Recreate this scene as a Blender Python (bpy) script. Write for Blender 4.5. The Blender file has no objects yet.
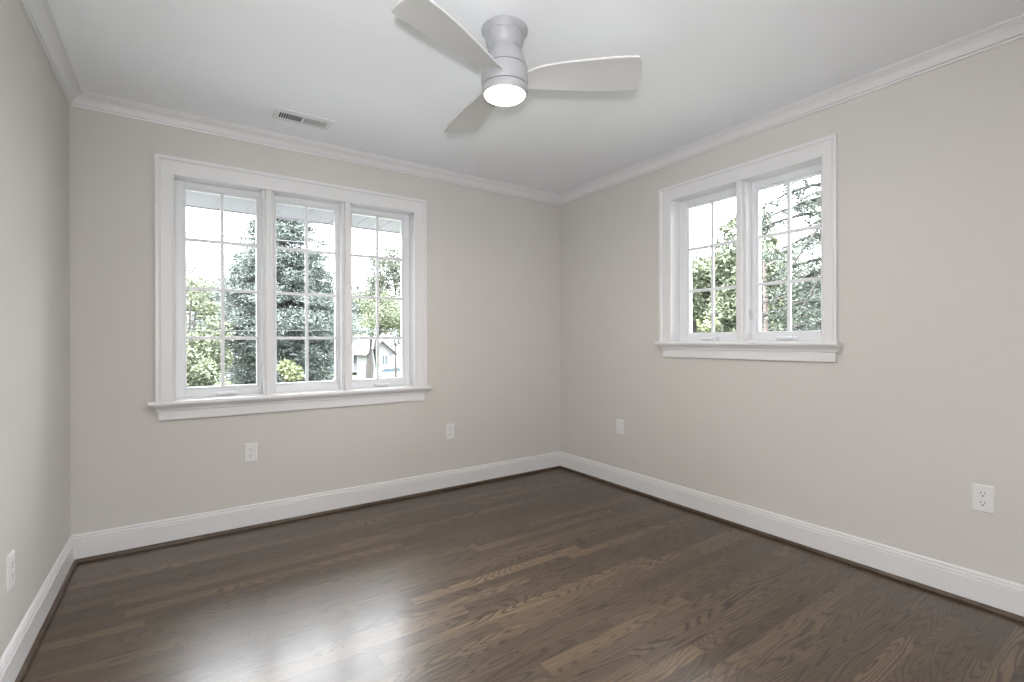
import bpy, bmesh, math, random
import numpy as np
from mathutils import Vector, Matrix

# ------------------------------------------------------------------ camera, world, lights, exposure
SC = bpy.context.scene
COL = SC.collection
SC.view_settings.view_transform = 'Standard'
SC.view_settings.look = 'None'
SC.view_settings.gamma = 1.0
SC.view_settings.use_curve_mapping = False
SC.view_settings.exposure = 0.50
SC.cycles.use_denoising = True
SC.cycles.max_bounces = 10
SC.cycles.diffuse_bounces = 6
SC.cycles.transparent_max_bounces = 16
SC.cycles.sample_clamp_indirect = 6.0

W = 3.275          # room width (x from -W to 0)
DEPTH = 4.10       # room depth (y from -DEPTH to 0)
H = 2.42           # ceiling height

cam_data = bpy.data.cameras.new('camera')
cam = bpy.data.objects.new('camera', cam_data)
COL.objects.link(cam)
yaw, pitch, roll = 0.6004, -0.0006, -0.0034
fw = Vector((math.sin(yaw) * math.cos(pitch), math.cos(yaw) * math.cos(pitch), math.sin(pitch)))
rt0 = Vector((math.cos(yaw), -math.sin(yaw), 0))
up0 = rt0.cross(fw)
rt = rt0 * math.cos(roll) + up0 * math.sin(roll)
up = up0 * math.cos(roll) - rt0 * math.sin(roll)
m = Matrix((rt, up, -fw)).transposed().to_4x4()
m.translation = Vector((-2.8035, -3.3313, 1.1356))
cam.matrix_world = m
cam_data.sensor_width = 36.0
cam_data.lens = 483.16 * 36.0 / 1024.0
cam_data.clip_start = 0.02
cam_data.clip_end = 400
SC.camera = cam

world = bpy.data.worlds.new('overcast_sky')
SC.world = world
world.use_nodes = True
wn = world.node_tree
bg = wn.nodes['Background']
bg.inputs[0].default_value = (0.93, 0.97, 1.0, 1)      # even white overcast
# overcast sky: dim near the horizon, several times brighter overhead
w_tc = wn.nodes.new('ShaderNodeTexCoord'); w_sp = wn.nodes.new('ShaderNodeSeparateXYZ')
wn.links.new(w_tc.outputs['Generated'], w_sp.inputs[0])
w_mx = wn.nodes.new('ShaderNodeMath'); w_mx.operation = 'MAXIMUM'; w_mx.inputs[1].default_value = 0.0
wn.links.new(w_sp.outputs['Z'], w_mx.inputs[0])
w_pw = wn.nodes.new('ShaderNodeMath'); w_pw.operation = 'POWER'; w_pw.inputs[1].default_value = 1.35
wn.links.new(w_mx.outputs[0], w_pw.inputs[0])
w_ma = wn.nodes.new('ShaderNodeMath'); w_ma.operation = 'MULTIPLY_ADD'
w_ma.inputs[1].default_value = 36.0; w_ma.inputs[2].default_value = 3.2
wn.links.new(w_pw.outputs[0], w_ma.inputs[0]); wn.links.new(w_ma.outputs[0], bg.inputs[1])


def area(name, loc, direction, sx, sy, power, color=(1, 1, 1)):
    l = bpy.data.lights.new(name, 'AREA')
    l.shape = 'RECTANGLE'; l.size = sx; l.size_y = sy
    l.energy = power; l.color = color
    o = bpy.data.objects.new(name, l)
    o.location = loc
    o.rotation_euler = Vector(direction).to_track_quat('-Z', 'Y').to_euler()
    COL.objects.link(o)
    return o


# added fill light, stands in for a flash bounced off the ceiling
bf = area('bounce_fill', (-2.90, -3.52, 1.20), (0.0, 0.04, 1.0), 0.16, 0.16, 31, (0.985, 0.98, 1.0))
bf.data.spread = math.radians(118)
# added point fill behind the camera, brightens the lower walls
pl = bpy.data.lights.new('fill_point', 'POINT')
pl.energy = 28; pl.shadow_soft_size = 0.09; pl.color = (1.0, 0.98, 0.95)
plo = bpy.data.objects.new('fill_point', pl); plo.location = (-2.95, -3.55, 1.25); COL.objects.link(plo)
# added spot fill beside it, brightens the ceiling and casts the blade shadows
sl_ = bpy.data.lights.new('fill_spot', 'SPOT')
sl_.energy = 84; sl_.shadow_soft_size = 0.05; sl_.spot_size = math.radians(88); sl_.spot_blend = 1.0; sl_.color = (0.97, 0.985, 1.0)
slo = bpy.data.objects.new('fill_spot', sl_); slo.location = (-2.95, -3.55, 1.22)
slo.rotation_euler = (Vector((-1.15, -0.9, 2.42)) - slo.location).to_track_quat('-Z', 'Y').to_euler()
COL.objects.link(slo)

# ------------------------------------------------------------------ helpers
rng = np.random.default_rng(7)
random.seed(7)


class MB:
    def __init__(s):
        s.v = []; s.f = []

    def add(s, vs, fs):
        n = len(s.v)
        s.v += [tuple(v) for v in vs]
        s.f += [tuple(i + n for i in f) for f in fs]
        return s

    def box(s, x0, x1, y0, y1, z0, z1, T=None):
        vs = [(x, y, z) for x in (x0, x1) for y in (y0, y1) for z in (z0, z1)]
        if T: vs = [T(*v) for v in vs]
        return s.add(vs, [(0, 1, 3, 2), (4, 6, 7, 5), (0, 4, 5, 1), (2, 3, 7, 6), (0, 2, 6, 4), (1, 5, 7, 3)])

    def loft(s, rings, closed_profile=True, caps=True):
        n = len(rings[0]); vs = [v for r in rings for v in r]; fs = []
        for i in range(len(rings) - 1):
            for j in range(n if closed_profile else n - 1):
                a = i * n + j; b = i * n + (j + 1) % n
                fs.append((a, b, b + n, a + n))
        if caps:
            fs.append(tuple(range(n))[::-1]); fs.append(tuple((len(rings) - 1) * n + k for k in range(n)))
        return s.add(vs, fs)

    def lathe(s, prof, cx, cy, seg=48, cap_top=True, cap_bot=True):
        rings = [[(cx + r * math.cos(2 * math.pi * k / seg), cy + r * math.sin(2 * math.pi * k / seg), z)
                  for k in range(seg)] for r, z in prof]
        return s.loft(rings)

    def tube(s, pts, rads, seg=8):
        pts = [Vector(p) for p in pts]; rings = []
        for i, p in enumerate(pts):
            d = (pts[min(i + 1, len(pts) - 1)] - pts[max(i - 1, 0)]).normalized()
            a = d.cross(Vector((0, 0, 1)))
            if a.length < 1e-3: a = d.cross(Vector((1, 0, 0)))
            a.normalize(); b = d.cross(a)
            r = rads[i] if isinstance(rads, (list, tuple)) else rads
            rings.append([tuple(p + a * math.cos(2 * math.pi * k / seg) * r + b * math.sin(2 * math.pi * k / seg) * r) for k in range(seg)])
        return s.loft(rings)

    def build(s, name, mat, parent=None, bevel=0.0, smooth=False, seg=2):
        me = bpy.data.meshes.new(name)
        me.from_pydata(s.v, [], s.f)
        bm = bmesh.new(); bm.from_mesh(me)
        bmesh.ops.recalc_face_normals(bm, faces=bm.faces)
        bm.to_mesh(me); bm.free()
        if smooth:
            for p in me.polygons: p.use_smooth = True
            me.set_sharp_from_angle(angle=math.radians(38))
        me.materials.append(mat)
        o = bpy.data.objects.new(name, me)
        COL.objects.link(o)
        if parent is not None:
            o.parent = parent
            if parent.type == 'EMPTY' or parent.parent is not None:
                off = Vector(parent.location) if parent.parent is None else Vector(parent.parent.location)
                if parent.parent is None:
                    me.transform(Matrix.Translation(-off))
                else:
                    me.transform(Matrix.Translation(-off))
        if bevel > 0:
            b = o.modifiers.new('bevel', 'BEVEL'); b.width = bevel; b.segments = seg; b.limit_method = 'ANGLE'
            b.angle_limit = math.radians(40)
        return o


def tag(o, label=None, cat=None, group=None, kind=None):
    if label: o['label'] = label
    if cat: o['category'] = cat
    if group: o['group'] = group
    if kind: o['kind'] = kind
    return o


def empty(name, loc, **k):
    o = bpy.data.objects.new(name, None)
    o.location = loc; o.empty_display_size = 0.1
    COL.objects.link(o)
    return tag(o, **k)


def structure(o):
    o['kind'] = 'structure'
    return o


# ------------------------------------------------------------------ materials
def mat(name, color, rough=0.6, spec=0.5, bump=0.0, bscale=200.0, var=0.0, vscale=3.0, coat=0.0):
    mt = bpy.data.materials.new(name); mt.use_nodes = True
    nt = mt.node_tree; b = nt.nodes['Principled BSDF']
    b.inputs['Base Color'].default_value = (*color, 1)
    b.inputs['Roughness'].default_value = rough
    b.inputs['Specular IOR Level'].default_value = spec
    b.inputs['Coat Weight'].default_value = coat
    tc = nt.nodes.new('ShaderNodeTexCoord')
    if var > 0:
        n = nt.nodes.new('ShaderNodeTexNoise'); n.inputs['Scale'].default_value = vscale
        n.inputs['Detail'].default_value = 4
        nt.links.new(tc.outputs['Object'], n.inputs['Vector'])
        r = nt.nodes.new('ShaderNodeValToRGB')
        r.color_ramp.elements[0].position = 0.3; r.color_ramp.elements[1].position = 0.7
        r.color_ramp.elements[0].color = (*[c * (1 - var) for c in color], 1)
        r.color_ramp.elements[1].color = (*[min(1, c * (1 + var)) for c in color], 1)
        nt.links.new(n.outputs['Fac'], r.inputs['Fac']); nt.links.new(r.outputs['Color'], b.inputs['Base Color'])
    if bump > 0:
        n = nt.nodes.new('ShaderNodeTexNoise'); n.inputs['Scale'].default_value = bscale
        nt.links.new(tc.outputs['Object'], n.inputs['Vector'])
        bp = nt.nodes.new('ShaderNodeBump'); bp.inputs['Strength'].default_value = bump
        bp.inputs['Distance'].default_value = 0.001
        nt.links.new(n.outputs['Fac'], bp.inputs['Height']); nt.links.new(bp.outputs['Normal'], b.inputs['Normal'])
    return mt


M_wall = mat('greige_wall_paint', (0.572, 0.555, 0.535), 0.75, 0.3, bump=0.15, bscale=260)
M_ceil = mat('white_ceiling_paint', (0.84, 0.86, 0.90), 0.85, 0.2, bump=0.1, bscale=260)
M_trim = mat('white_semigloss_paint', (0.69, 0.69, 0.705), 0.32, 0.5, bump=0.03, bscale=40)
M_vinyl = mat('white_window_vinyl', (0.72, 0.74, 0.77), 0.35, 0.5)
M_plate = mat('white_plastic', (0.70, 0.70, 0.71), 0.35, 0.5)
M_slot = mat('dark_slot', (0.03, 0.03, 0.03), 0.6)
M_screw = mat('painted_screw_head', (0.6, 0.6, 0.6), 0.35)
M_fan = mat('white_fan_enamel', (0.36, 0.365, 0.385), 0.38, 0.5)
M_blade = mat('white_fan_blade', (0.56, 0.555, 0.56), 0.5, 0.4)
M_gap = mat('dark_gap', (0.12, 0.12, 0.13), 0.6)
M_ventm = mat('white_vent_enamel', (0.72, 0.73, 0.75), 0.4)
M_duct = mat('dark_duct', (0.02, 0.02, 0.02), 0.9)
M_metal = mat('satin_metal_hardware', (0.62, 0.62, 0.63), 0.35)


def emission(name, color, strength):
    mt = bpy.data.materials.new(name); mt.use_nodes = True
    nt = mt.node_tree; b = nt.nodes['Principled BSDF']
    b.inputs['Base Color'].default_value = (0.9, 0.9, 0.9, 1)
    b.inputs['Emission Color'].default_value = (*color, 1)
    b.inputs['Emission Strength'].default_value = strength
    return mt


M_lamp = emission('lit_opal_diffuser', (1.0, 0.88, 0.72), 9.0)

M_glass = bpy.data.materials.new('clear_window_glass'); M_glass.use_nodes = True
nt = M_glass.node_tree; nt.nodes.clear()
out = nt.nodes.new('ShaderNodeOutputMaterial'); mx = nt.nodes.new('ShaderNodeMixShader')
tr = nt.nodes.new('ShaderNodeBsdfTransparent'); gl = nt.nodes.new('ShaderNodeBsdfGlossy'); fr = nt.nodes.new('ShaderNodeFresnel')
tr.inputs[0].default_value = (0.95, 0.955, 0.96, 1); gl.inputs['Roughness'].default_value = 0.0
fr.inputs['IOR'].default_value = 1.34
nt.links.new(fr.outputs[0], mx.inputs[0]); nt.links.new(tr.outputs[0], mx.inputs[1]); nt.links.new(gl.outputs[0], mx.inputs[2])
nt.links.new(mx.outputs[0], out.inputs[0])


def wood_floor():
    mt = bpy.data.materials.new('dark_stained_oak_strips'); mt.use_nodes = True
    nt = mt.node_tree; N = nt.nodes.new; L = nt.links.new
    b = nt.nodes['Principled BSDF']
    tc = N('ShaderNodeTexCoord'); sp = N('ShaderNodeSeparateXYZ'); L(tc.outputs['Object'], sp.inputs[0])

    def M(op, a, c=None, d=None):
        n = N('ShaderNodeMath'); n.operation = op
        for i, v in enumerate((a, c, d)):
            if v is None: continue
            if isinstance(v, (int, float)): n.inputs[i].default_value = v
            else: L(v, n.inputs[i])
        return n.outputs[0]

    def comb(x, y, z):
        n = N('ShaderNodeCombineXYZ')
        for i, v in enumerate((x, y, z)):
            if isinstance(v, (int, float)): n.inputs[i].default_value = v
            else: L(v, n.inputs[i])
        return n.outputs[0]

    def noise(vec, detail=2, rough=0.5, dist=0.0, scale=1.0):
        n = N('ShaderNodeTexNoise'); n.inputs['Scale'].default_value = scale; n.inputs['Detail'].default_value = detail
        n.inputs['Roughness'].default_value = rough; n.inputs['Distortion'].default_value = dist
        L(vec, n.inputs['Vector']); return n.outputs['Fac']

    def white(vec):
        n = N('ShaderNodeTexWhiteNoise'); n.noise_dimensions = '3D'; L(vec, n.inputs['Vector']); return n.outputs['Value']

    def smooth(v, a, c):
        n = N('ShaderNodeMapRange'); n.interpolation_type = 'SMOOTHSTEP'
        n.inputs['From Min'].default_value = a; n.inputs['From Max'].default_value = c
        L(v, n.inputs['Value']); return n.outputs['Result']

    PW = 0.060
    x, y = sp.outputs['X'], sp.outputs['Y']
    yr = M('DIVIDE', y, PW); row = M('FLOOR', yr); fy = M('FRACT', yr)
    r1 = white(comb(row, 3.3, 0.0))
    xl = M('DIVIDE', M('ADD', x, M('MULTIPLY', r1, 9.0)), M('ADD', M('MULTIPLY', white(comb(row, 9.1, 2.0)), 0.7), 0.75))
    colm = M('FLOOR', xl); fx = M('FRACT', xl)
    pid = white(comb(row, colm, 5.0)); pid2 = white(comb(row, colm, 11.0)); pid3 = white(comb(row, colm, 21.0))
    # cathedral figure: contour lines of a long stretched noise
    field = noise(comb(M('ADD', M('MULTIPLY', x, 1.15), M('MULTIPLY', pid, 60.0)),
                       M('ADD', M('MULTIPLY', y, 11.0), M('MULTIPLY', pid2, 40.0)), M('MULTIPLY', pid3, 30.0)), 1.5, 0.4, 0.25)
    fine = noise(comb(M('MULTIPLY', x, 14.0), M('MULTIPLY', y, 90.0), pid), 3, 0.6)
    ph = M('ADD', M('MULTIPLY', field, 150.0), M('MULTIPLY', fine, 3.2))
    lines = M('ADD', M('MULTIPLY', M('SINE', ph), 0.5), 0.5)
    sharp = M('POWER', lines, 2.6)
    pores = smooth(noise(comb(M('MULTIPLY', x, 9.0), M('MULTIPLY', y, 300.0), pid), 2, 0.7), 0.5, 0.72)
    strength = M('ADD', M('MULTIPLY', pid3, 0.4), 0.52)
    dark = M('MULTIPLY', sharp, strength)
    dark = M('MAXIMUM', dark, M('MULTIPLY', pores, 0.45))
    tone = M('ADD', M('MULTIPLY', pid, 0.75), M('MULTIPLY', noise(comb(M('MULTIPLY', x, 1.2), M('MULTIPLY', y, 4.0), pid2), 2), 0.35))
    cr = N('ShaderNodeValToRGB'); L(tone, cr.inputs['Fac'])
    e = cr.color_ramp.elements
    e[0].position = 0.0; e[0].color = (0.060, 0.041, 0.026, 1)
    e[1].position = 1.0; e[1].color = (0.160, 0.110, 0.068, 1)
    e2 = cr.color_ramp.elements.new(0.6); e2.color = (0.084, 0.058, 0.037, 1)
    mixd = N('ShaderNodeMix'); mixd.data_type = 'RGBA'; L(dark, mixd.inputs['Factor'])
    L(cr.outputs['Color'], mixd.inputs['A']); mixd.inputs['B'].default_value = (0.014, 0.009, 0.007, 1)
    # seams between the strips
    ey = M('MINIMUM', fy, M('SUBTRACT', 1.0, fy)); ex = M('MINIMUM', fx, M('SUBTRACT', 1.0, fx))
    seam = M('MAXIMUM', M('SUBTRACT', 1.0, smooth(ey, 0.004, 0.018)), M('SUBTRACT', 1.0, smooth(ex, 0.0005, 0.0018)))
    mix2 = N('ShaderNodeMix'); mix2.data_type = 'RGBA'; L(M('MULTIPLY', seam, 0.6), mix2.inputs['Factor'])
    L(mixd.outputs['Result'], mix2.inputs['A']); mix2.inputs['B'].default_value = (0.02, 0.014, 0.010, 1)
    L(mix2.outputs['Result'], b.inputs['Base Color'])
    b.inputs['Roughness'].default_value = 0.37
    b.inputs['Specular IOR Level'].default_value = 0.5
    b.inputs['Coat Weight'].default_value = 0.25; b.inputs['Coat Roughness'].default_value = 0.2
    bp = N('ShaderNodeBump'); bp.inputs['Strength'].default_value = 0.25; bp.inputs['Distance'].default_value = 0.0006
    L(M('SUBTRACT', M('MULTIPLY', dark, -0.5), M('MULTIPLY', seam, 1.0)), bp.inputs['Height'])
    L(bp.outputs['Normal'], b.inputs['Normal'])
    return mt


M_floor = wood_floor()
M_shoe = mat('dark_stained_shoe_moulding', (0.055, 0.035, 0.022), 0.35, 0.5, var=0.35, vscale=14)

# ------------------------------------------------------------------ room shell
TH = 0.18
# window openings: back wall (s = x) and right wall (s = -y)
WA = dict(s0=-2.832, s1=-1.395, z0=0.804, z1=2.076)
WB = dict(s0=1.200, s1=2.148, z0=1.125, z1=2.100)

T_back = lambda s, d, z: (s, -d, z)
T_right = lambda s, d, z: (-d, -s, z)
T_left = lambda s, d, z: (-W + d, s, z)
T_rear = lambda s, d, z: (s, -DEPTH + d, z)


def wall_with_opening(name, T, s0, s1, o):
    """wall slab on the outer side of its plane with one rectangular hole"""
    mb = MB(); m_ = 0.02
    a0, a1, b0, b1 = o['s0'] - m_, o['s1'] + m_, o['z0'] - 0.01, o['z1'] + m_
    mb.box(s0, a0, -TH, 0, 0, H, T); mb.box(a1, s1, -TH, 0, 0, H, T)
    mb.box(a0, a1, -TH, 0, 0, b0, T); mb.box(a0, a1, -TH, 0, b1, H, T)
    return structure(mb.build(name, M_wall))


wall_with_opening('wall_back', T_back, -W - TH, TH, WA)
wall_with_opening('wall_right', T_right, 0, DEPTH, WB)
structure(MB().box(-W - TH, TH, -TH, 0, 0, H, T_rear).build('wall_rear', M_wall))
structure(MB().box(-W - TH, -W, -DEPTH, 0, 0, H).build('wall_left', M_wall))
structure(MB().box(-W - TH, TH, -DEPTH - TH, TH, -0.12, 0).build('floor', M_floor))
structure(MB().box(-W - TH, TH, -DEPTH - TH, TH, H, H + 0.12).build('ceiling', M_ceil))


def run(name, prof, wall, material, smooth=False):
    """moulding along one wall with mitred ends; prof = (out from wall, z)"""
    r0, r1 = [], []
    for o, z in prof:
        if wall == 'back': r0.append((-W + o, -o, z)); r1.append((-o, -o, z))
        if wall == 'right': r0.append((-o, -o, z)); r1.append((-o, -DEPTH + o, z))
        if wall == 'left': r0.append((-W + o, -o, z)); r1.append((-W + o, -DEPTH + o, z))
        if wall == 'rear': r0.append((-W + o, -DEPTH + o, z)); r1.append((-o, -DEPTH + o, z))
    return structure(MB().loft([r0, r1]).build(name, material, smooth=smooth))


BH = 0.1432
base_prof = [(0.0, 0.0), (0.016, 0.0), (0.016, 0.1095), (0.0115, 0.1110), (0.0115, 0.1135), (0.0140, 0.1150), (0.0140, 0.1215), (0.0120, 0.1265),
             (0.0085, 0.1280), (0.0085, 0.1305), (0.0105, 0.1320), (0.0105, 0.1365), (0.0070, 0.1410), (0.0035, BH), (0.0, BH)]
crown_prof = [(0.0, 2.350), (0.009, 2.350), (0.011, 2.357), (0.006, 2.3585), (0.006, 2.361), (0.015, 2.3625), (0.017, 2.368),
              (0.021, 2.374), (0.026, 2.384), (0.034, 2.393), (0.044, 2.400), (0.048, 2.402), (0.048, 2.4055), (0.055, 2.407), (0.055, 2.411), (0.060, 2.413),
              (0.060, H), (0.0, H)]
shoe_prof = [(0.015, 0.0), (0.031, 0.0), (0.031, 0.007), (0.0295, 0.012), (0.026, 0.0165), (0.021, 0.0195), (0.015, 0.0205)]
n = 0
for side in ('back', 'right', 'left', 'rear'):
    run('baseboard_' + side, base_prof, side, M_trim)
for side in ('back', 'right', 'left', 'rear'):
    n += 1; run('trim_%d' % n, crown_prof, side, M_trim)
for side in ('back', 'right', 'left', 'rear'):
    n += 1; run('trim_%d' % n, shoe_prof, side, M_shoe)


# ------------------------------------------------------------------ windows
def window(name, T, o, units, cols, rows, gz0, gz1, gw, horn, apron, cranks, locks, wl, wr, wt):
    s0, s1, z0, z1 = o['s0'], o['s1'], o['z0'], o['z1']
    root = empty(name, T((s0 + s1) / 2, 0, z0)); root['kind'] = 'structure'
    cw = 0.095
    # mitred casing: profile (w outward from the opening, d thickness into the room)
    prof = [(0.0, 0.0), (0.0, 0.011), (0.004, 0.014), (0.010, 0.015), (0.013, 0.0125), (0.060, 0.0155), (0.068, 0.0165),
            (0.072, 0.0145), (0.076, 0.0175), (0.079, 0.0205), (cw, 0.0205), (cw, 0.0)]
    kl, kr, kt = wl / cw, wr / cw, wt / cw
    rings = [[T(s0 - w * kl, d, z0) for w, d in prof], [T(s0 - w * kl, d, z1 + w * kt) for w, d in prof],
             [T(s1 + w * kr, d, z1 + w * kt) for w, d in prof], [T(s1 + w * kr, d, z0) for w, d in prof]]
    MB().loft(rings).build('casing', M_trim, root)
    # jamb lining of the reveal
    j = MB(); t = 0.018
    j.box(s0 - t, s0, -TH, 0.002, z0, z1 + t, T); j.box(s1, s1 + t, -TH, 0.002, z0, z1 + t, T)
    j.box(s0, s1, -TH, 0.002, z1, z1 + t, T); j.box(s0, s1, -TH - 0.03, -0.02, z0 - 0.01, z0 + 0.006, T)
    j.build('jamb', M_trim, root)
    # stool with horns, bed moulding and apron
    h0, h1 = horn
    st = [(-0.06, z0 - 0.024), (0.046, z0 - 0.024), (0.052, z0 - 0.020), (0.054, z0 - 0.012), (0.052, z0 - 0.004), (0.046, z0), (-0.06, z0)]
    stool = MB()
    # the part inside the reveal is narrower than the horns
    stool.loft([[T(h0, max(d, 0.0), z) for d, z in st], [T(h1, max(d, 0.0), z) for d, z in st]])
    stool.box(s0, s1, -0.06, 0.0, z0 - 0.009, z0, T)
    stool.build('stool', M_trim, root)
    a0, a1 = apron
    bz = z0 - 0.024
    bedp = [(0.0, bz), (0.040, bz), (0.039, bz - 0.006), (0.033, bz - 0.010), (0.027, bz - 0.018), (0.0245, bz - 0.027), (0.0235, bz - 0.031), (0.020, bz - 0.033), (0.0, bz - 0.033)]
    MB().loft([[T(a0 + 0.016 - d * 0.8, d, z) for d, z in bedp], [T(a1 - 0.016 + d * 0.8, d, z) for d, z in bedp]]).build('bed_moulding', M_trim, root)
    MB().box(a0 + 0.008, a1 - 0.008, 0, 0.019, bz - 0.082, bz - 0.033, T).build('apron', M_trim, root, bevel=0.002)
    nu = len(units)
    bounds = [s0] + [(units[i] + units[i + 1]) / 2 for i in range(nu - 1)] + [s1]
    for bnd in bounds[1:-1]:
        q = MB()
        q.loft([[T(bnd + w, d, z) for w, d in [(-0.034, -0.13), (-0.034, -0.030), (-0.030, -0.026), (-0.018, -0.026), (-0.018, -0.002), (-0.015, 0.004), (0.015, 0.004), (0.018, -0.002), (0.018, -0.026), (0.030, -0.026), (0.034, -0.030), (0.034, -0.13)]]
                for z in (z0, z1)])
        q.build('mullion', M_trim, root)
    GD = -0.11
    for k, c in enumerate(units):
        g0, g1 = c - gw / 2, c + gw / 2
        e0 = bounds[k] + (-0.001 if k == 0 else 0.030); e1 = bounds[k + 1] - (-0.001 if k == nu - 1 else 0.030)
        # sash: stepped rails and stiles around the glass
        sash = MB()
        zb, zt = z0 + 0.004, z1 + 0.001

        def ringframe(A, B, d0, d1):
            (x0, x1, y0, y1), (u0, u1, w0, w1) = A, B
            sash.box(x0, u0, d0, d1, y0, y1, T); sash.box(u1, x1, d0, d1, y0, y1, T)
            sash.box(u0, u1, d0, d1, y0, w0, T); sash.box(u0, u1, d0, d1, w1, y1, T)
        ringframe((e0, e1, zb, zt), (g0 - 0.012, g1 + 0.012, gz0 - 0.012, gz1 + 0.010), -0.145, -0.085)
        ringframe((g0 - 0.012, g1 + 0.012, gz0 - 0.012, gz1 + 0.010), (g0, g1, gz0, gz1), -0.130, -0.095)
        so = sash.build('sash', M_vinyl, root, bevel=0.0025)
        # grille
        mu = MB(); hw = 0.0095
        for i in range(1, cols):
            xx = g0 + (g1 - g0) * i / cols; mu.box(xx - hw, xx + hw, GD - 0.006, GD + 0.009, gz0, gz1, T)
        for r_ in range(1, rows):
            zz = gz0 + (gz1 - gz0) * r_ / rows
            for i in range(cols):
                xa = g0 + (g1 - g0) * i / cols + (hw if i else 0); xb = g0 + (g1 - g0) * (i + 1) / cols - (hw if i < cols - 1 else 0)
                mu.box(xa, xb, GD - 0.006, GD + 0.0085, zz - hw, zz + hw, T)
        mu.build('muntin_grid', M_vinyl, so, bevel=0.0015)
        MB().box(g0 - 0.004, g1 + 0.004, GD - 0.0115, GD - 0.0075, gz0 - 0.004, gz1 + 0.004, T).build('glass_pane', M_glass, so)
        if k in cranks:
            cr = MB(); cs = c + cranks[k]
            cr.box(cs - 0.055, cs + 0.055, -0.085, -0.058, zb + 0.004, zb + 0.026, T)
            cr.box(cs - 0.048, cs + 0.030, -0.058, -0.048, zb + 0.012, zb + 0.022, T)
            cr.box(cs + 0.022, cs + 0.036, -0.062, -0.040, zb + 0.010, zb + 0.024, T)
            cr.build('crank_handle', M_vinyl, root, bevel=0.003)
        if k in locks:
            side = locks[k]
            ls = (bounds[k + 1] - 0.036) if side > 0 else (bounds[k] + 0.036)
            lk = MB(); lz = gz0 + 0.10
            lk.box(ls - 0.006, ls + 0.006, -0.085, -0.070, lz - 0.03, lz + 0.03, T)
            lk.box(ls - 0.004 * 1, ls + 0.004, -0.070, -0.052, lz - 0.006, lz + 0.006, T)
            lk.box(ls - 0.004, ls + 0.004, -0.058, -0.050, lz - 0.006, lz + 0.035, T)
            lk.build('sash_lock', M_metal, root, bevel=0.0015)
    return root


window('window_1', T_back, WA, [-2.594, -2.111, -1.630], 2, 4, 0.866, 2.033, 0.367, (-2.953, -1.277), (-2.917, -1.313),
       {0: 0.02, 2: 0.02}, {0: 1, 2: -1}, 0.089, 0.095, 0.101)
window('window_2', T_right, WB, [1.440, 1.928], 2, 3, 1.186, 2.049, 0.345, (1.088, 2.236), (1.126, 2.226),
       {0: 0.0, 1: 0.0}, {1: -1}, 0.097, 0.074, 0.097)


# ------------------------------------------------------------------ ceiling fan
FX, FY = -1.695, -1.666
fan = empty('ceiling_fan', (FX, FY, H), label='white three-blade flush ceiling fan with a round lit lamp', cat='ceiling fan')
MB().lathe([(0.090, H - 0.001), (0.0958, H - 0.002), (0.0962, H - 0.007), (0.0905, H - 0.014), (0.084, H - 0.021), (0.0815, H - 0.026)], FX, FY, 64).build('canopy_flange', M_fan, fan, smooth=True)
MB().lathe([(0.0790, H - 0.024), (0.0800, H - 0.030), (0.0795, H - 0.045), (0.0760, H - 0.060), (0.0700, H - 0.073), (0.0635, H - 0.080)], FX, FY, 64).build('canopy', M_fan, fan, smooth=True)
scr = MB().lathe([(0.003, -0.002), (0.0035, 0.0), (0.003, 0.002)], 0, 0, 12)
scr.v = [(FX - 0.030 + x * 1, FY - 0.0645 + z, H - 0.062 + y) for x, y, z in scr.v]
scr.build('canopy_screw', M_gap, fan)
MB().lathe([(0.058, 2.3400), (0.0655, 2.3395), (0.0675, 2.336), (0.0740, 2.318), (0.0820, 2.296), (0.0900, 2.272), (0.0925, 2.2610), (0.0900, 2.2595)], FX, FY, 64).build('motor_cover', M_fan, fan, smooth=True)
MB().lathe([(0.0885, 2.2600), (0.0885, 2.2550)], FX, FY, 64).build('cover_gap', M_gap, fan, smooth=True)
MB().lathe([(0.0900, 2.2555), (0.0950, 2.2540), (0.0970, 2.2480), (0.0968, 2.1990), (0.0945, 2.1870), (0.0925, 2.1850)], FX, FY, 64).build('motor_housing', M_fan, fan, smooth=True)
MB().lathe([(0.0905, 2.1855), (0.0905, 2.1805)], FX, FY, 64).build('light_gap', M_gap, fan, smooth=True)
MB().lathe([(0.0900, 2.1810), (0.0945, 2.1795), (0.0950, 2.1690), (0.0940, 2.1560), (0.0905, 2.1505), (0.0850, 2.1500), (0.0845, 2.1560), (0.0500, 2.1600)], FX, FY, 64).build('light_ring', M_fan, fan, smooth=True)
MB().lathe([(0.0835, 2.1560), (0.0842, 2.1510), (0.0800, 2.1455), (0.0680, 2.1405), (0.0450, 2.1375), (0.0150, 2.1365)], FX, FY, 64).build('lamp_diffuser', M_lamp, fan, smooth=True)


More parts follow.
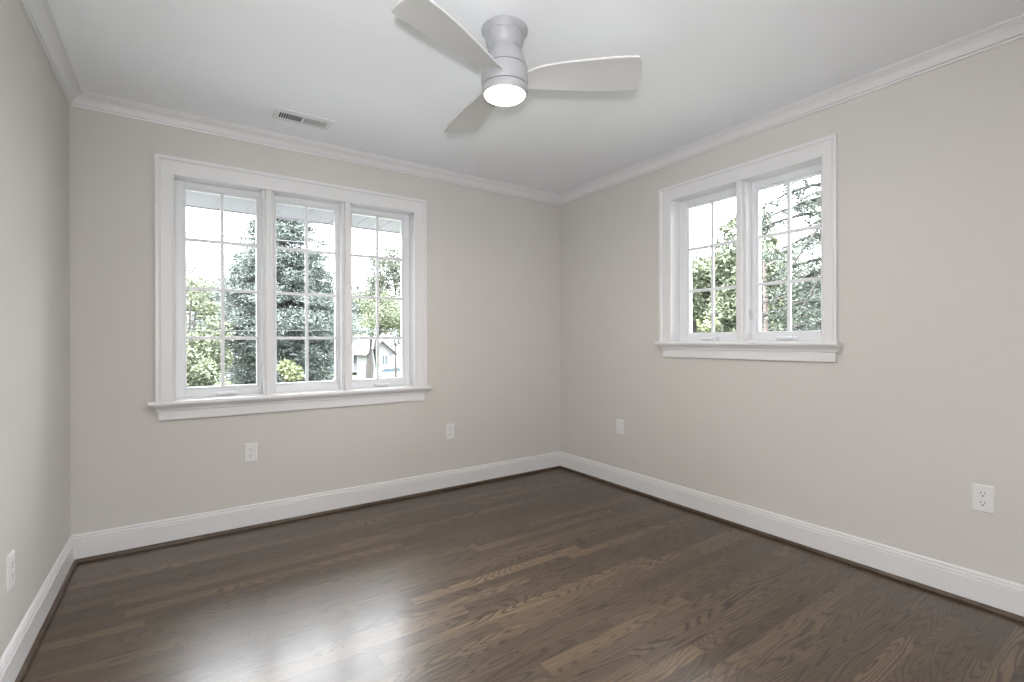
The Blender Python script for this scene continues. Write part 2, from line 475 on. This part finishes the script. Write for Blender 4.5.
def blade_mesh():
    """blade in polar station form about the fan axis: high edge A, low edge B"""
    A = [(0.090, -50, 2.232), (0.150, -56.5, 2.236), (0.230, -55, 2.238), (0.345, -51.8, 2.238), (0.460, -49.6, 2.238), (0.540, -48.2, 2.236)]
    B = [(0.090, -6, 2.208), (0.145, -15.5, 2.204), (0.250, -22, 2.202), (0.360, -25.2, 2.201), (0.470, -27.5, 2.201), (0.560, -29.8, 2.202)]

    def pt(r, a, z): return np.array([r * math.cos(math.radians(a)), r * math.sin(math.radians(a)), z])

    def curve(P, t):
        P = [pt(*q) for q in P]; n_ = len(P) - 1; x = t * n_; i = min(int(x), n_ - 1); f = x - i
        p0, p1, p2, p3 = P[max(i - 1, 0)], P[i], P[i + 1], P[min(i + 2, n_)]
        return 0.5 * ((2 * p1) + (-p0 + p2) * f + (2 * p0 - 5 * p1 + 4 * p2 - p3) * f * f + (-p0 + 3 * p1 - 3 * p2 + p3) * f ** 3)
    nu, nv = 24, 10
    top, bot = [], []
    for i in range(nu + 1):
        t = i / nu; a, b = curve(A, t), curve(B, t)
        for j in range(nv + 1):
            s = j / nv; p = a * (1 - s) + b * s
            bulge = 4 * s * (1 - s)
            d = p[:2] / np.linalg.norm(p[:2])
            p[:2] += d * bulge * 0.016 * max(0, (t - 0.8) / 0.2)
            th = 0.0040
            p[2] += 0.004 * bulge
            top.append((p[0], p[1], p[2] + th)); bot.append((p[0], p[1], p[2] - th))
    mb = MB(); nn = nv + 1; fs = []; off = len(top)
    for i in range(nu):
        for j in range(nv):
            a = i * nn + j; q = (a, a + 1, a + nn + 1, a + nn)
            fs.append(q); fs.append(tuple(k + off for k in q[::-1]))
    for i in range(nu):
        for j in (0, nv):
            a = i * nn + j; fs.append((a, a + nn, a + nn + off, a + off))
    for j in range(nv):
        for i in (0, nu):
            a = i * nn + j; fs.append((a, a + 1, a + 1 + off, a + off))
    mb.add(top + bot, fs)
    return mb


bm_ = blade_mesh()
for k in range(3):
    ang = math.radians(120 * k); c, s = math.cos(ang), math.sin(ang)
    q = MB(); q.f = bm_.f; q.v = [(FX + x * c - y * s, FY + x * s + y * c, z) for x, y, z in bm_.v]
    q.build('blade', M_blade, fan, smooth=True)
# the lamp itself
ll = bpy.data.lights.new('fan_lamp_light', 'AREA'); ll.shape = 'DISK'; ll.size = 0.16; ll.energy = 9; ll.color = (1, 0.88, 0.72)
llo = bpy.data.objects.new('fan_lamp_light', ll); llo.location = (0, 0, 2.13 - H); llo.parent = fan; COL.objects.link(llo)

# ------------------------------------------------------------------ ceiling vent
vx0, vx1, vy0, vy1 = -2.372, -2.064, -0.428, -0.278
vent = empty('ceiling_vent', ((vx0 + vx1) / 2, (vy0 + vy1) / 2, H), label='white slotted air vent in the ceiling above the triple window', cat='vent')
zf = H - 0.006
ox0, ox1, oy0, oy1 = vx0 + 0.026, vx1 - 0.030, vy0 + 0.048, vy1 - 0.026
mid = (ox0 + ox1) / 2
f_ = MB()
f_.box(vx0, vx1, vy0, oy0, zf, H); f_.box(vx0, vx1, oy1, vy1, zf, H)
f_.box(vx0, ox0, oy0, oy1, zf, H); f_.box(ox1, vx1, oy0, oy1, zf, H); f_.box(mid - 0.006, mid + 0.006, oy0, oy1, zf, H)
f_.build('frame', M_ventm, vent, bevel=0.002)
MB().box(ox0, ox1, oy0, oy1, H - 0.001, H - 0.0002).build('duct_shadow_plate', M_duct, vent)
for bank, (b0, b1) in enumerate(((ox0, mid - 0.006), (mid + 0.006, ox1))):
    lt = 0.0019 if bank == 0 else 0.0010
    sl = MB(); cnt = 10; pit = (b1 - b0) / cnt
    lean = 0.0021 if bank == 0 else -0.0026
    for i in range(cnt + 1):
        xc = b0 + i * pit
        prof = [(xc - lt + lean, H - 0.001), (xc + lt + lean, H - 0.001), (xc + lt - lean * 0.6, H - 0.0085), (xc - lt - lean * 0.6, H - 0.0085)]
        prof = [(min(max(a, b0), b1), z) for a, z in prof]
        sl.loft([[(a, oy0, z) for a, z in prof], [(a, oy1, z) for a, z in prof]])
    sl.build('louvres', M_ventm, vent)
for sx in (vx0 + 0.012, vx1 - 0.012):
    MB().lathe([(0.003, zf), (0.004, zf - 0.0012), (0.002, zf - 0.002)], sx, (oy0 + oy1) / 2, 12).build('screw', M_screw, vent)


# ------------------------------------------------------------------ wall outlets
def outlet(T, s, z, label, blank=False):
    root = empty('wall_outlet', T(s, 0, z), label=label, cat='outlet', group=None)
    pw, ph = 0.0355, 0.0575
    # bevelled plate
    def ring(w, h, d): return [T(s - w, d, z - h), T(s + w, d, z - h), T(s + w, d, z + h), T(s - w, d, z + h)]
    MB().loft([ring(pw, ph, 0.0), ring(pw, ph, 0.003), ring(pw - 0.002, ph - 0.002, 0.0050), ring(pw - 0.005, ph - 0.005, 0.0062)]).build('cover_plate', M_plate, root)
    def disc(cs, cz, r, d0, d1, flat=None, seg=24):
        r0, r1 = [], []
        for k in range(seg):
            a = 2 * math.pi * k / seg; xx, zz = r * math.cos(a), r * math.sin(a)
            if flat: zz = max(-flat, min(flat, zz))
            r0.append(T(cs + xx, d0, cz + zz)); r1.append(T(cs + xx, d1, cz + zz))
        return MB().loft([r0, r1])
    if blank:
        for dz in (-0.03, 0.03):
            disc(s, z + dz, 0.0032, 0.006, 0.0072).build('screw', M_screw, root)
        return root
    for dz in (-0.0195, 0.0195):
        rc = disc(s, z + dz, 0.0172, 0.0058, 0.0078, flat=0.0143).build('receptacle', M_plate, root)
        sl = MB()
        sl.box(s - 0.0075, s - 0.0052, 0.0075, 0.0081, z + dz - 0.001, z + dz + 0.008, T)
        sl.box(s + 0.0052, s + 0.0075, 0.0075, 0.0081, z + dz + 0.000, z + dz + 0.008, T)
        g = disc(s, z + dz - 0.0080, 0.0030, 0.0075, 0.0081, seg=12); sl.add(g.v, g.f)
        sl.build('slots', M_slot, rc)
        gp = MB()
    disc(s, z, 0.0030, 0.006, 0.0072, seg=12).build('screw', M_screw, root)
    return root


outlet(T_back, -2.456, 0.461, 'white duplex outlet under the left part of the triple window')
outlet(T_back, -1.103, 0.441, 'white duplex outlet on the back wall right of the triple window')
outlet(T_right, 0.715, 0.465, 'small plain white plate on the right wall near the far corner', blank=True)
outlet(T_right, 2.769, 0.461, 'large near white duplex outlet on the right wall')
outlet(T_left, -1.066, 0.378, 'white duplex outlet seen edge-on on the left wall above the baseboard')

# ------------------------------------------------------------------ outside
GZ = -3.0


def leafmat(name, c0, c1, scale=1.2):
    mt = bpy.data.materials.new(name); mt.use_nodes = True
    nt = mt.node_tree; b = nt.nodes['Principled BSDF']
    tc = nt.nodes.new('ShaderNodeTexCoord'); n = nt.nodes.new('ShaderNodeTexNoise')
    n.inputs['Scale'].default_value = scale; n.inputs['Detail'].default_value = 5; n.inputs['Roughness'].default_value = 0.7
    nt.links.new(tc.outputs['Object'], n.inputs['Vector'])
    r = nt.nodes.new('ShaderNodeValToRGB'); r.color_ramp.elements[0].position = 0.38; r.color_ramp.elements[1].position = 0.64
    r.color_ramp.elements[0].color = (*c0, 1); r.color_ramp.elements[1].color = (*c1, 1)
    nt.links.new(n.outputs['Fac'], r.inputs['Fac']); nt.links.new(r.outputs['Color'], b.inputs['Base Color'])
    b.inputs['Roughness'].default_value = 0.7; b.inputs['Specular IOR Level'].default_value = 0.2
    return mt


M_spruce = leafmat('blue_spruce_needles', (0.046, 0.057, 0.050), (0.105, 0.122, 0.111), 2.6)
M_decid = leafmat('light_green_leaves', (0.067, 0.079, 0.047), (0.143, 0.158, 0.105), 1.8)
M_pale = leafmat('pale_green_leaves', (0.063, 0.071, 0.055), (0.126, 0.134, 0.108), 1.2)
M_yel = leafmat('yellow_green_leaves', (0.080, 0.092, 0.046), (0.151, 0.168, 0.088), 1.8)
M_pine = leafmat('grey_green_needles', (0.029, 0.037, 0.030), (0.088, 0.102, 0.084), 2.4)
M_bark = mat('grey_brown_bark', (0.026, 0.023, 0.021), 0.9, var=0.35, vscale=9)
M_bark2 = mat('reddish_bark', (0.099, 0.077, 0.071), 0.9, var=0.3, vscale=7)
M_lawn = mat('lawn_grass', (0.081, 0.093, 0.050), 0.9, var=0.35, vscale=0.7)
M_road = mat('pale_concrete', (0.198, 0.198, 0.192), 0.85, var=0.08, vscale=0.5)
M_soffit = mat('white_soffit_panel', (0.195, 0.19, 0.212), 0.6)
M_siding = mat('white_house_siding', (0.10, 0.10, 0.10), 0.7)
M_siding2 = mat('grey_house_siding', (0.105, 0.112, 0.118), 0.7)
M_roof = mat('grey_shingle_roof', (0.056, 0.056, 0.059), 0.9, var=0.25, vscale=3)
M_dglass = mat('dark_window_glass', (0.031, 0.043, 0.056), 0.1, 0.5)
M_white = mat('white_exterior_trim', (0.248, 0.248, 0.248), 0.6)
M_cable = mat('grey_cable', (0.015, 0.015, 0.017), 0.6)
M_car = mat('silver_car_paint', (0.136, 0.149, 0.174), 0.25, 0.5, coat=0.5)
M_tyre = mat('black_tyre_rubber', (0.012, 0.012, 0.012), 0.8)


def leaves(name, C, size, k, spread, material, parent, aspect=0.55, droop=0.0):
    """k small bent leaf quads scattered around every clump centre C"""
    C = np.asarray(C, float); n_ = len(C) * k
    P = np.repeat(C, k, axis=0) + rng.normal(0, 1, (n_, 3)) * np.asarray(spread)
    d = rng.normal(0, 1, (n_, 3)); d[:, 2] = d[:, 2] * 0.7 - droop
    d /= np.linalg.norm(d, axis=1)[:, None]
    e = np.cross(d, rng.normal(0, 1, (n_, 3))); e /= np.linalg.norm(e, axis=1)[:, None] + 1e-9
    L_ = size * rng.uniform(0.6, 1.3, (n_, 1)); w = L_ * aspect * 0.5
    V = np.stack([P, P + d * L_ * 0.5 + e * w, P + d * L_, P + d * L_ * 0.5 - e * w], axis=1).reshape(-1, 3)
    off = np.array(parent.location) if parent is not None else np.zeros(3)
    V = V - off
    me = bpy.data.meshes.new(name)
    me.vertices.add(len(V)); me.vertices.foreach_set('co', V.ravel())
    me.loops.add(n_ * 4); me.loops.foreach_set('vertex_index', np.arange(n_ * 4, dtype=np.int32))
    me.polygons.add(n_); me.polygons.foreach_set('loop_start', np.arange(0, n_ * 4, 4, dtype=np.int32))
    me.update(calc_edges=True)
    me.materials.append(material)
    o = bpy.data.objects.new(name, me); COL.objects.link(o)
    o.parent = parent
    return o


def blob_points(c, r, n_, shell=0.35):
    d = rng.normal(0, 1, (n_, 3)); d /= np.linalg.norm(d, axis=1)[:, None]
    rad = 1 - shell * rng.random((n_, 1))
    return np.asarray(c) + d * rad * np.asarray(r)


def broadleaf(name, loc, height, crown_r, material, label, crown_z0=1.2, nblob=26, clumps=60, leaf=0.11, k=7, group=None, trunk_r=0.16, bark=None):
    x, y = loc
    root = empty(name, (x, y, GZ), label=label, cat='tree', group=group)
    tb = MB(); top = GZ + height * 0.8
    lean = rng.normal(0, 0.2, 2)
    tb.tube([(x, y, GZ), (x + lean[0] * .3, y + lean[1] * .3, GZ + height * .25), (x + lean[0], y + lean[1], GZ + height * .55), (x, y, top)],
            [trunk_r, trunk_r * .85, trunk_r * .6, trunk_r * .15], 10)
    cz = GZ + (crown_z0 + height) / 2; hz = (height - crown_z0) / 2
    pts = []
    for i in range(nblob):
        d = rng.normal(0, 1, 3); d /= np.linalg.norm(d); rr = rng.random() ** 0.4
        c = np.array([x, y, cz]) + d * rr * np.array([crown_r, crown_r, hz]) * 0.78
        br = crown_r * rng.uniform(0.22, 0.36)
        pts.append(blob_points(c, (br, br, br * 0.8), clumps))
        tb.tube([(x, y, GZ + crown_z0 + (c[2] - GZ - crown_z0) * .5), tuple((np.array([x, y, c[2] - .2]) + c) / 2), tuple(c)], [trunk_r * .2, trunk_r * .12, trunk_r * .05], 6)
    tb.build('trunk', bark or M_bark, root, smooth=True)
    leaves('foliage', np.concatenate(pts), leaf, k, crown_r * 0.035 + 0.02, material, root)
    return root


def spruce(loc, z_top, radius_at, label, nwhorl=34):
    x, y = loc
    root = empty('spruce_tree', (x, y, GZ), label=label, cat='tree')
    tb = MB().tube([(x, y, GZ), (x, y, (z_top + GZ) / 2), (x, y, z_top - .1)], [0.20, 0.13, 0.02], 10)
    pts = []
    z = GZ + 0.5
    while z < z_top:
        r = radius_at(z)
        nb = max(5, int(7 + r * 5))
        a0 = rng.random() * 6.28
        for i in range(nb):
            a = a0 + 2 * math.pi * i / nb + rng.normal(0, .12)
            L_ = r * rng.uniform(0.78, 1.1)
            dirv = np.array([math.cos(a), math.sin(a)]); side = np.array([-dirv[1], dirv[0]])
            zz = z + rng.normal(0, .07)
            end = (x + dirv[0] * L_, y + dirv[1] * L_, zz - 0.16 * L_)
            tb.tube([(x, y, zz), end], [0.03, 0.008], 5)
            m_ = max(4, int(L_ / 0.10))
            for j in range(m_):
                t = (j + 1) / m_
                if t < 0.30: continue
                wid = 0.40 * L_ * (1 - 0.55 * t) * (0.35 + t) * 0.8
                for q in range(3):
                    s_ = rng.uniform(-1, 1) * wid
                    pts.append((x + dirv[0] * L_ * t + side[0] * s_, y + dirv[1] * L_ * t + side[1] * s_,
                                zz - 0.16 * L_ * t * t + 0.10 * L_ * (t - .5) * (t > .5) + rng.normal(0, .03) - abs(s_) * .15))
        z += 0.17 + 0.02 * r
    tb.build('trunk', M_bark, root, smooth=True)
    leaves('needles', np.array(pts), 0.085, 12, (0.065, 0.065, 0.042), M_spruce, root, aspect=0.34)
    return root


# ground, road and drive
structure(MB().box(-60, 90, -30, 120, GZ - 0.3, GZ).build('ground', M_lawn))
g = MB(); g.box(11.6, 40, 37.5, 46.0, GZ, GZ + 0.03); g.box(12.5, 17.5, 46.0, 49.9, GZ, GZ + 0.03)
structure(g.build('road', M_road))
structure(MB().box(-14, 16, 0.2, 9.0, GZ, GZ + 0.02).build('bounce_ground', mat('grey_bounce_ground', (0.095, 0.095, 0.095), 0.9, var=0.1, vscale=2)))  # added unseen grey ground, keeps the lawn's green bounce off the soffit

# eave over the back wall
sf = MB(); sf.box(-4.4, 1.2, TH, 0.80, 2.105, 2.13)
sf.box(-4.4, 1.2, 0.80, 0.83, 2.10, 2.28)
for i in range(28):
    sf.box(-4.4 + i * .2, -4.395 + i * .2, TH, 0.80, 2.102, 2.105)
so = sf.build('trim_13', M_soffit); structure(so)

# overhead cables
for yy, z0_, z1_, cr_, lab in ((8.0, 3.26, 3.36, 0.016, 'grey overhead cable crossing high in the triple window'),
                          (7.0, 1.33, 1.39, 0.007, 'grey overhead cable just above eye level behind the triple window')):
    pp = [(-9 + 18 * t, yy, z0_ + (z1_ - z0_) * (-6.4 + 18 * t) / 4.3) for t in np.linspace(0, 1, 25)]
    tag(MB().tube(pp, cr_, 6).build('overhead_cable', M_cable, smooth=True), lab, 'cable')


def sp_r(z):
    pts_ = [(-3, 1.5), (1.3, 1.6), (1.65, 2.35), (1.9, 2.3), (2.6, 1.75), (3.4, 1.5), (4.06, 1.12), (4.6, 0.9), (5.4, 0.4), (5.9, 0.02)]
    for (a, b), (c, d) in zip(pts_, pts_[1:]):
        if a <= z <= c: return b + (d - b) * (z - a) / (c - a)
    return 0.02


spruce((-0.36, 11.95), 5.9, sp_r, 'big blue-green spruce outside, filling the middle of the triple window')
broadleaf('leafy_tree', (-2.72, 9.9), 6.0, 1.05, M_decid, 'light green leafy tree seen low in the left pane of the triple window', crown_z0=0.8, nblob=60, leaf=.09)
broadleaf('leafy_tree', (-3.05, 22.0), 10.4, 0.95, M_pale, 'tall sparse tree at the left edge of the triple window', crown_z0=3.5, nblob=26, clumps=30)
broadleaf('leafy_tree', (-1.5, 30.0), 9.2, 2.3, M_pale, 'pale green tree standing far behind the left pane, left of the spruce', crown_z0=1.0, nblob=44, leaf=0.15)
broadleaf('leafy_tree', (-0.82, 8.6), 4.2, 0.40, M_yel, 'short yellow-green tree in front of the left foot of the spruce', crown_z0=0.8, nblob=26)
broadleaf('leafy_tree', (8.4, 26.0), 10.9, 2.2, M_pale, 'tall open grey-green tree in the right pane of the triple window', crown_z0=5.8, nblob=24, clumps=60, leaf=0.14, trunk_r=0.09)
broadleaf('leafy_tree', (5.25, 20.0), 6.75, 1.75, M_decid, 'pale leafy tree in the lower right pane of the triple window', crown_z0=3.96, nblob=30, clumps=50, leaf=0.10, trunk_r=0.10)
broadleaf('leafy_tree', (9.39, 34.4), 9.0, 1.8, M_pale, 'bare-trunked tree standing on the lawn in front of the far house', crown_z0=5.0, nblob=26, leaf=0.14, trunk_r=0.36)
broadleaf('leafy_tree', (12.9, 34.2), 4.9, 1.3, M_yel, 'yellow-green tree at the right edge beside the white drive', crown_z0=1.0, nblob=20)
for i, (x_, y_, h_, r_) in enumerate(((-17, 45, 8.5, 4), (-8, 52, 8.0, 4.5), (5, 66, 9, 6), (16.5, 74, 12.2, 4.8), (28.5, 74, 13.0, 4.8))):
    lab = ('distant grey-green tree far left beyond the garden', 'distant tree low behind the left pane', 'distant tree behind the spruce',
           'distant tree rising behind the white house', 'distant tree right of the white house')[i]
    broadleaf('leafy_tree', (x_, y_), h_, r_, M_pale, lab, crown_z0=0.5, nblob=40, clumps=45, leaf=0.34, k=5)

# seen through the right wall's window
broadleaf('leafy_tree', (11.2, 6.3), 8.0, 1.6, M_decid, 'light green tree in the left pane of the small window', crown_z0=0.6, nblob=80, clumps=80)
broadleaf('leafy_tree', (9.9, 3.9), 8.3, 1.35, M_decid, 'taller green tree beside the mullion of the small window', crown_z0=0.6, nblob=80, clumps=80)
broadleaf('leafy_bush', (4.78, 1.80), 5.05, 0.50, M_yel, 'bright yellow-green shrub low in the left pane of the small window', crown_z0=0.6, nblob=22, clumps=40, leaf=0.09)
broadleaf('leafy_tree', (24, 11.5), 9.5, 4.0, M_pale, 'distant grey-green tree behind the small window', crown_z0=0.5, nblob=40, leaf=0.2)
broadleaf('leafy_tree', (17.4, 11.6), 11.0, 1.8, M_pine, 'dark distant tree at the left edge of the small window', crown_z0=0.5, nblob=20, leaf=0.18)
broadleaf('leafy_tree', (22, 3.2), 9.0, 4.0, M_pale, 'pale distant tree behind the conifer in the small window', crown_z0=0.5, nblob=40, leaf=0.2)


def limb_conifer():
    """near conifer: stout trunk right of view, long limbs with hanging needle sprays"""
    base = (6.9, 0.15)
    root = empty('conifer_tree', (*base, GZ), label='near conifer with drooping needle sprays in the right pane of the small window', cat='tree')
    tb = MB()
    tb.tube([(base[0], base[1], GZ), (base[0] + .05, base[1], 1.0), (base[0], base[1] + .05, 6.5)], [0.19, 0.15, 0.08], 12)
    limbs = [[(6.9, .15, 4.3), (6.3, .12, 3.9), (5.75, .1, 3.3), (5.3, .25, 2.7), (5.0, .45, 2.2)],
             [(6.9, .15, 3.4), (6.3, .0, 3.2), (5.75, .0, 2.7), (5.35, .15, 2.1), (5.1, .3, 1.6)],
             [(6.9, .15, 2.9), (6.3, .2, 3.0), (5.7, .45, 2.75), (5.3, .75, 2.55)]]
    for i in range(30):
        z0_ = 0.9 + 3.9 * (i + rng.random()) / 30
        a = rng.uniform(math.radians(115), math.radians(215)); ln = rng.uniform(1.3, 2.1)
        dv = np.array([math.cos(a), math.sin(a)])
        limbs.append([(6.9 + dv[0] * ln * t, .15 + dv[1] * ln * t, z0_ + 0.25 * ln * t - 0.42 * ln * t * t) for t in (0, .25, .5, .75, 1)])
    pts = []
    for L_ in limbs:
        P = [np.array(q) for q in L_]
        tb.tube(L_, [0.045 - 0.034 * i / (len(L_) - 1) for i in range(len(L_))], 7)
        for a, b in zip(P, P[1:]):
            n_ = int(np.linalg.norm(b - a) / 0.05)
            for i in range(n_):
                if rng.random() < 0.25: continue
                p = a + (b - a) * i / n_
                d = np.array([rng.normal(), rng.normal(), -0.3 + rng.normal() * .25]); d /= np.linalg.norm(d)
                ln = rng.uniform(0.15, 0.48)
                tw = [p, p + d * ln * .5 + (0, 0, -.01), p + d * ln + (0, 0, -.10 * ln / .4)]
                tb.tube(tw, [0.006, 0.004, 0.002], 4)
                for t in np.linspace(0.15, 1, max(4, int(ln / 0.035))):
                    pts.append(p + d * ln * t + (0, 0, -.10 * t * t * ln / .4))
    tb.build('trunk', M_bark, root, smooth=True)
    leaves('needles', np.array(pts), 0.070, 6, 0.022, M_pine, root, aspect=0.22, droop=0.4)


limb_conifer()


def dense_conifer(loc, h, r, label, m_=None):
    x, y = loc
    root = empty('conifer_tree', (x, y, GZ), label=label, cat='tree')
    tb = MB().tube([(x, y, GZ), (x, y, GZ + h)], [0.16, 0.03], 10); pts = []
    z = GZ + .4
    while z < GZ + h:
        rr = r * (1 - (z - GZ) / h) ** 0.7
        for i in range(12):
            a = rng.random() * 6.28; L_ = rr * rng.uniform(.75, 1.1); dv = np.array([math.cos(a), math.sin(a), 0])
            tb.tube([(x, y, z), (x + dv[0] * L_, y + dv[1] * L_, z - .25 * L_)], [0.02, 0.005], 4)
            for t in np.linspace(.3, 1, max(4, int(L_ / .07))):
                s_ = rng.normal(0, .12)
                pts.append((x + dv[0] * L_ * t - dv[1] * s_, y + dv[1] * L_ * t + dv[0] * s_, z - .25 * L_ * t * t + rng.normal(0, .03)))
        z += 0.14
    tb.build('trunk', M_bark2, root, smooth=True)
    leaves('needles', np.array(pts), 0.085, 8, (.05, .05, .035), m_ or M_pine, root, aspect=0.28, droop=.3)


dense_conifer((9.2, 1.9), 5.6, 1.5, 'dense low conifer at the foot of the right pane of the small window')
dense_conifer((9.6, -1.0), 7.0, 1.6, 'dense conifer at the right edge of the small window')
# bare reddish trunk between the conifers
tr_ = MB().tube([(7.35, 2.05, GZ), (7.35, 2.03, 0), (7.38, 2.05, 1.6), (7.4, 2.1, 2.8)], [0.10, 0.075, 0.05, 0.02], 10)
rt_ = empty('bare_tree', (7.35, 2.05, GZ), label='tree with a reddish-brown trunk behind the conifer sprays in the small window', cat='tree')
for zz in (1.9, 2.3, 2.7):
    a = zz * 2.4; tr_.tube([(7.38, 2.05, zz), (7.38 + .7 * math.cos(a), 2.05 + .7 * math.sin(a), zz + .2)], [0.03, 0.008], 5)
tr_.build('trunk', M_bark2, rt_, smooth=True)
leaves('needles', np.concatenate([blob_points((7.38 + .6 * math.cos(zz * 2.4), 2.05 + .6 * math.sin(zz * 2.4), zz + .2), (.5, .5, .14), 60, .8) for zz in (1.9, 2.3, 2.7)]), .08, 7, .05, M_pine, rt_, aspect=.3)

# low bushes near the lawn
for i, (x_, y_) in enumerate(((7.3, 30.0), (9.0, 31.6), (11.9, 35.2))):
    lab = ('light green bush in front of the far lawn, leftmost of three', 'light green bush in front of the far lawn, middle of three', 'light green bush by the white drive, rightmost of three')[i]
    rb = empty('low_bush', (x_, y_, GZ), label=lab, cat='bush', group='low bushes before the lawn')
    leaves('foliage', blob_points((x_, y_, GZ + .45), (.75, .6, .5), 260, .6), .12, 6, .05, M_pale, rb)
    MB().tube([(x_, y_, GZ), (x_, y_, GZ + .5)], [.05, .02], 6).build('stem', M_bark, rb)


def house(name, x0, x1, y0, y1, wall_h, roof_h, ridge, wm, label, wins, porch=False):
    root = empty(name, ((x0 + x1) / 2, (y0 + y1) / 2, GZ), label=label, cat='house')
    wb = MB(); z1 = GZ + wall_h
    if ridge == 'x':
        wb.loft([[(x, y0, GZ), (x, y1, GZ), (x, y1, z1), (x, (y0 + y1) / 2, z1 + roof_h), (x, y0, z1)] for x in (x0, x1)])
    else:
        wb.loft([[(x0, y, GZ), (x1, y, GZ), (x1, y, z1), ((x0 + x1) / 2, y, z1 + roof_h), (x0, y, z1)] for y in (y0, y1)])
    for i in range(int(wall_h / .22)):
        zz = GZ + i * .22; wb.box(x0 - .012, x1 + .012, y0 - .015, y0, zz, zz + .02)
    wb.build('walls', wm, root)
    rf = MB(); t = .14; ov = .45
    if ridge == 'x':
        ym = (y0 + y1) / 2; k = roof_h / (ym - y0)
        for sgn, ye in ((-1, y0 - ov), (1, y1 + ov)):
            ze = z1 - k * ov
            rf.loft([[(x, ye, ze + .02), (x, ym, z1 + roof_h + .02), (x, ym, z1 + roof_h + t), (x, ye, ze + t)] for x in (x0 - ov, x1 + ov)])
    else:
        xm = (x0 + x1) / 2; k = roof_h / (xm - x0)
        for xe in (x0 - ov, x1 + ov):
            ze = z1 - k * ov
            rf.loft([[(xe, y, ze + .02), (xm, y, z1 + roof_h + .02), (xm, y, z1 + roof_h + t), (xe, y, ze + t)] for y in (y0 - ov, y1 + ov)])
    rf.build('roof', M_roof, root)
    for (wx0, wx1, wz0, wz1) in wins:
        fr_ = MB(); b_ = .09; yf = y0 - .05
        fr_.box(wx0 - b_, wx0, yf - .03, y0, wz0 - b_, wz1 + b_); fr_.box(wx1, wx1 + b_, yf - .03, y0, wz0 - b_, wz1 + b_)
        fr_.box(wx0, wx1, yf - .03, y0, wz1, wz1 + b_); fr_.box(wx0, wx1, yf - .03, y0, wz0 - b_, wz0)
        fr_.box((wx0 + wx1) / 2 - .03, (wx0 + wx1) / 2 + .03, yf - .02, y0, wz0, wz1)
        fo = fr_.build('window_frame', M_white, root)
        MB().box(wx0, wx1, yf + .02, yf + .035, wz0, wz1).build('pane', M_dglass, fo)
    if porch:
        pr = MB()
        pr.box(x0 - .3, x1, y0 - 1.5, y0, GZ + .35, GZ + .5); pr.box(x0 - .3, x1, y0 - 1.5, y0, GZ + 2.55, GZ + 2.7)
        for i in range(5):
            xx = x0 - .25 + i * (x1 - x0 + .2) / 4; pr.box(xx, xx + .12, y0 - 1.5, y0 - 1.38, GZ + .5, GZ + 2.55)
        pr.box(x0 - .3, x1, y0 - 1.48, y0 - 1.42, GZ + 1.3, GZ + 1.37)
        for i in range(30):
            xx = x0 - .25 + i * (x1 - x0 + .2) / 30; pr.box(xx, xx + .03, y0 - 1.47, y0 - 1.43, GZ + .5, GZ + 1.3)
        pr.build('porch', M_white, root)
    return root


house('far_house', 13.0, 16.0, 57.5, 63, 3.0, 1.0, 'x', M_siding2, 'grey house with a white porch across the lawn',
      [(14.2, 14.6, GZ + 1.0, GZ + 2.3), (14.9, 15.3, GZ + 1.0, GZ + 2.3)], porch=True)
house('far_house', 14.4, 17.2, 50.0, 54.5, 2.9, 1.2, 'y', M_siding, 'white gabled house beside the pale drive',
      [(15.9, 16.5, GZ + 1.5, GZ + 2.5)])
house('far_house', 1.0, 6.2, 50.0, 55, 2.4, 1.2, 'x', M_siding, 'white house half hidden by leaves at the left of the spruce',
      [(1.4, 2.3, GZ + .7, GZ + 1.8), (3.0, 3.9, GZ + .7, GZ + 1.8), (4.6, 5.5, GZ + .7, GZ + 1.8)])


def car():
    cx, cy = 14.9, 45.0
    root = empty('parked_car', (cx, cy, GZ), label='silver-blue car parked at the far drive', cat='car')
    prof = [(-2.15, .35), (-2.2, .75), (-2.0, .95), (-1.35, 1.0), (-.75, 1.42), (.75, 1.46), (1.45, 1.02), (2.0, .92), (2.2, .7), (2.2, .35)]
    z = GZ + .03
    rings = []
    for yy, k in ((-.86, .94), (-.80, 1.0), (.80, 1.0), (.86, .94)):
        rings.append([(cx + a, cy + yy * (1 if b < 1.0 else .86), z + b * k) for a, b in prof])
    MB().loft(rings).build('body', M_car, root, bevel=.04)
    for s_ in (-1, 1):
        gl_ = MB().loft([[(cx + a, cy + s_ * yy, z + b) for a, b in ((-1.15, 1.02), (-.7, 1.36), (.7, 1.38), (1.2, 1.04))] for yy in (.70, .815)])
        gl_.build('side_windows', M_dglass, root)
    for a in (-1.35, 1.35):
        for s_ in (-1, 1):
            w_ = MB(); r0, r1 = [], []
            for k in range(20):
                t = 2 * math.pi * k / 20
                r0.append((cx + a + .32 * math.cos(t), cy + s_ * .70, z + .32 + .32 * math.sin(t))); r1.append((cx + a + .32 * math.cos(t), cy + s_ * .88, z + .32 + .32 * math.sin(t)))
            w_.loft([r0, r1]).build('wheel', M_tyre, root)


car()
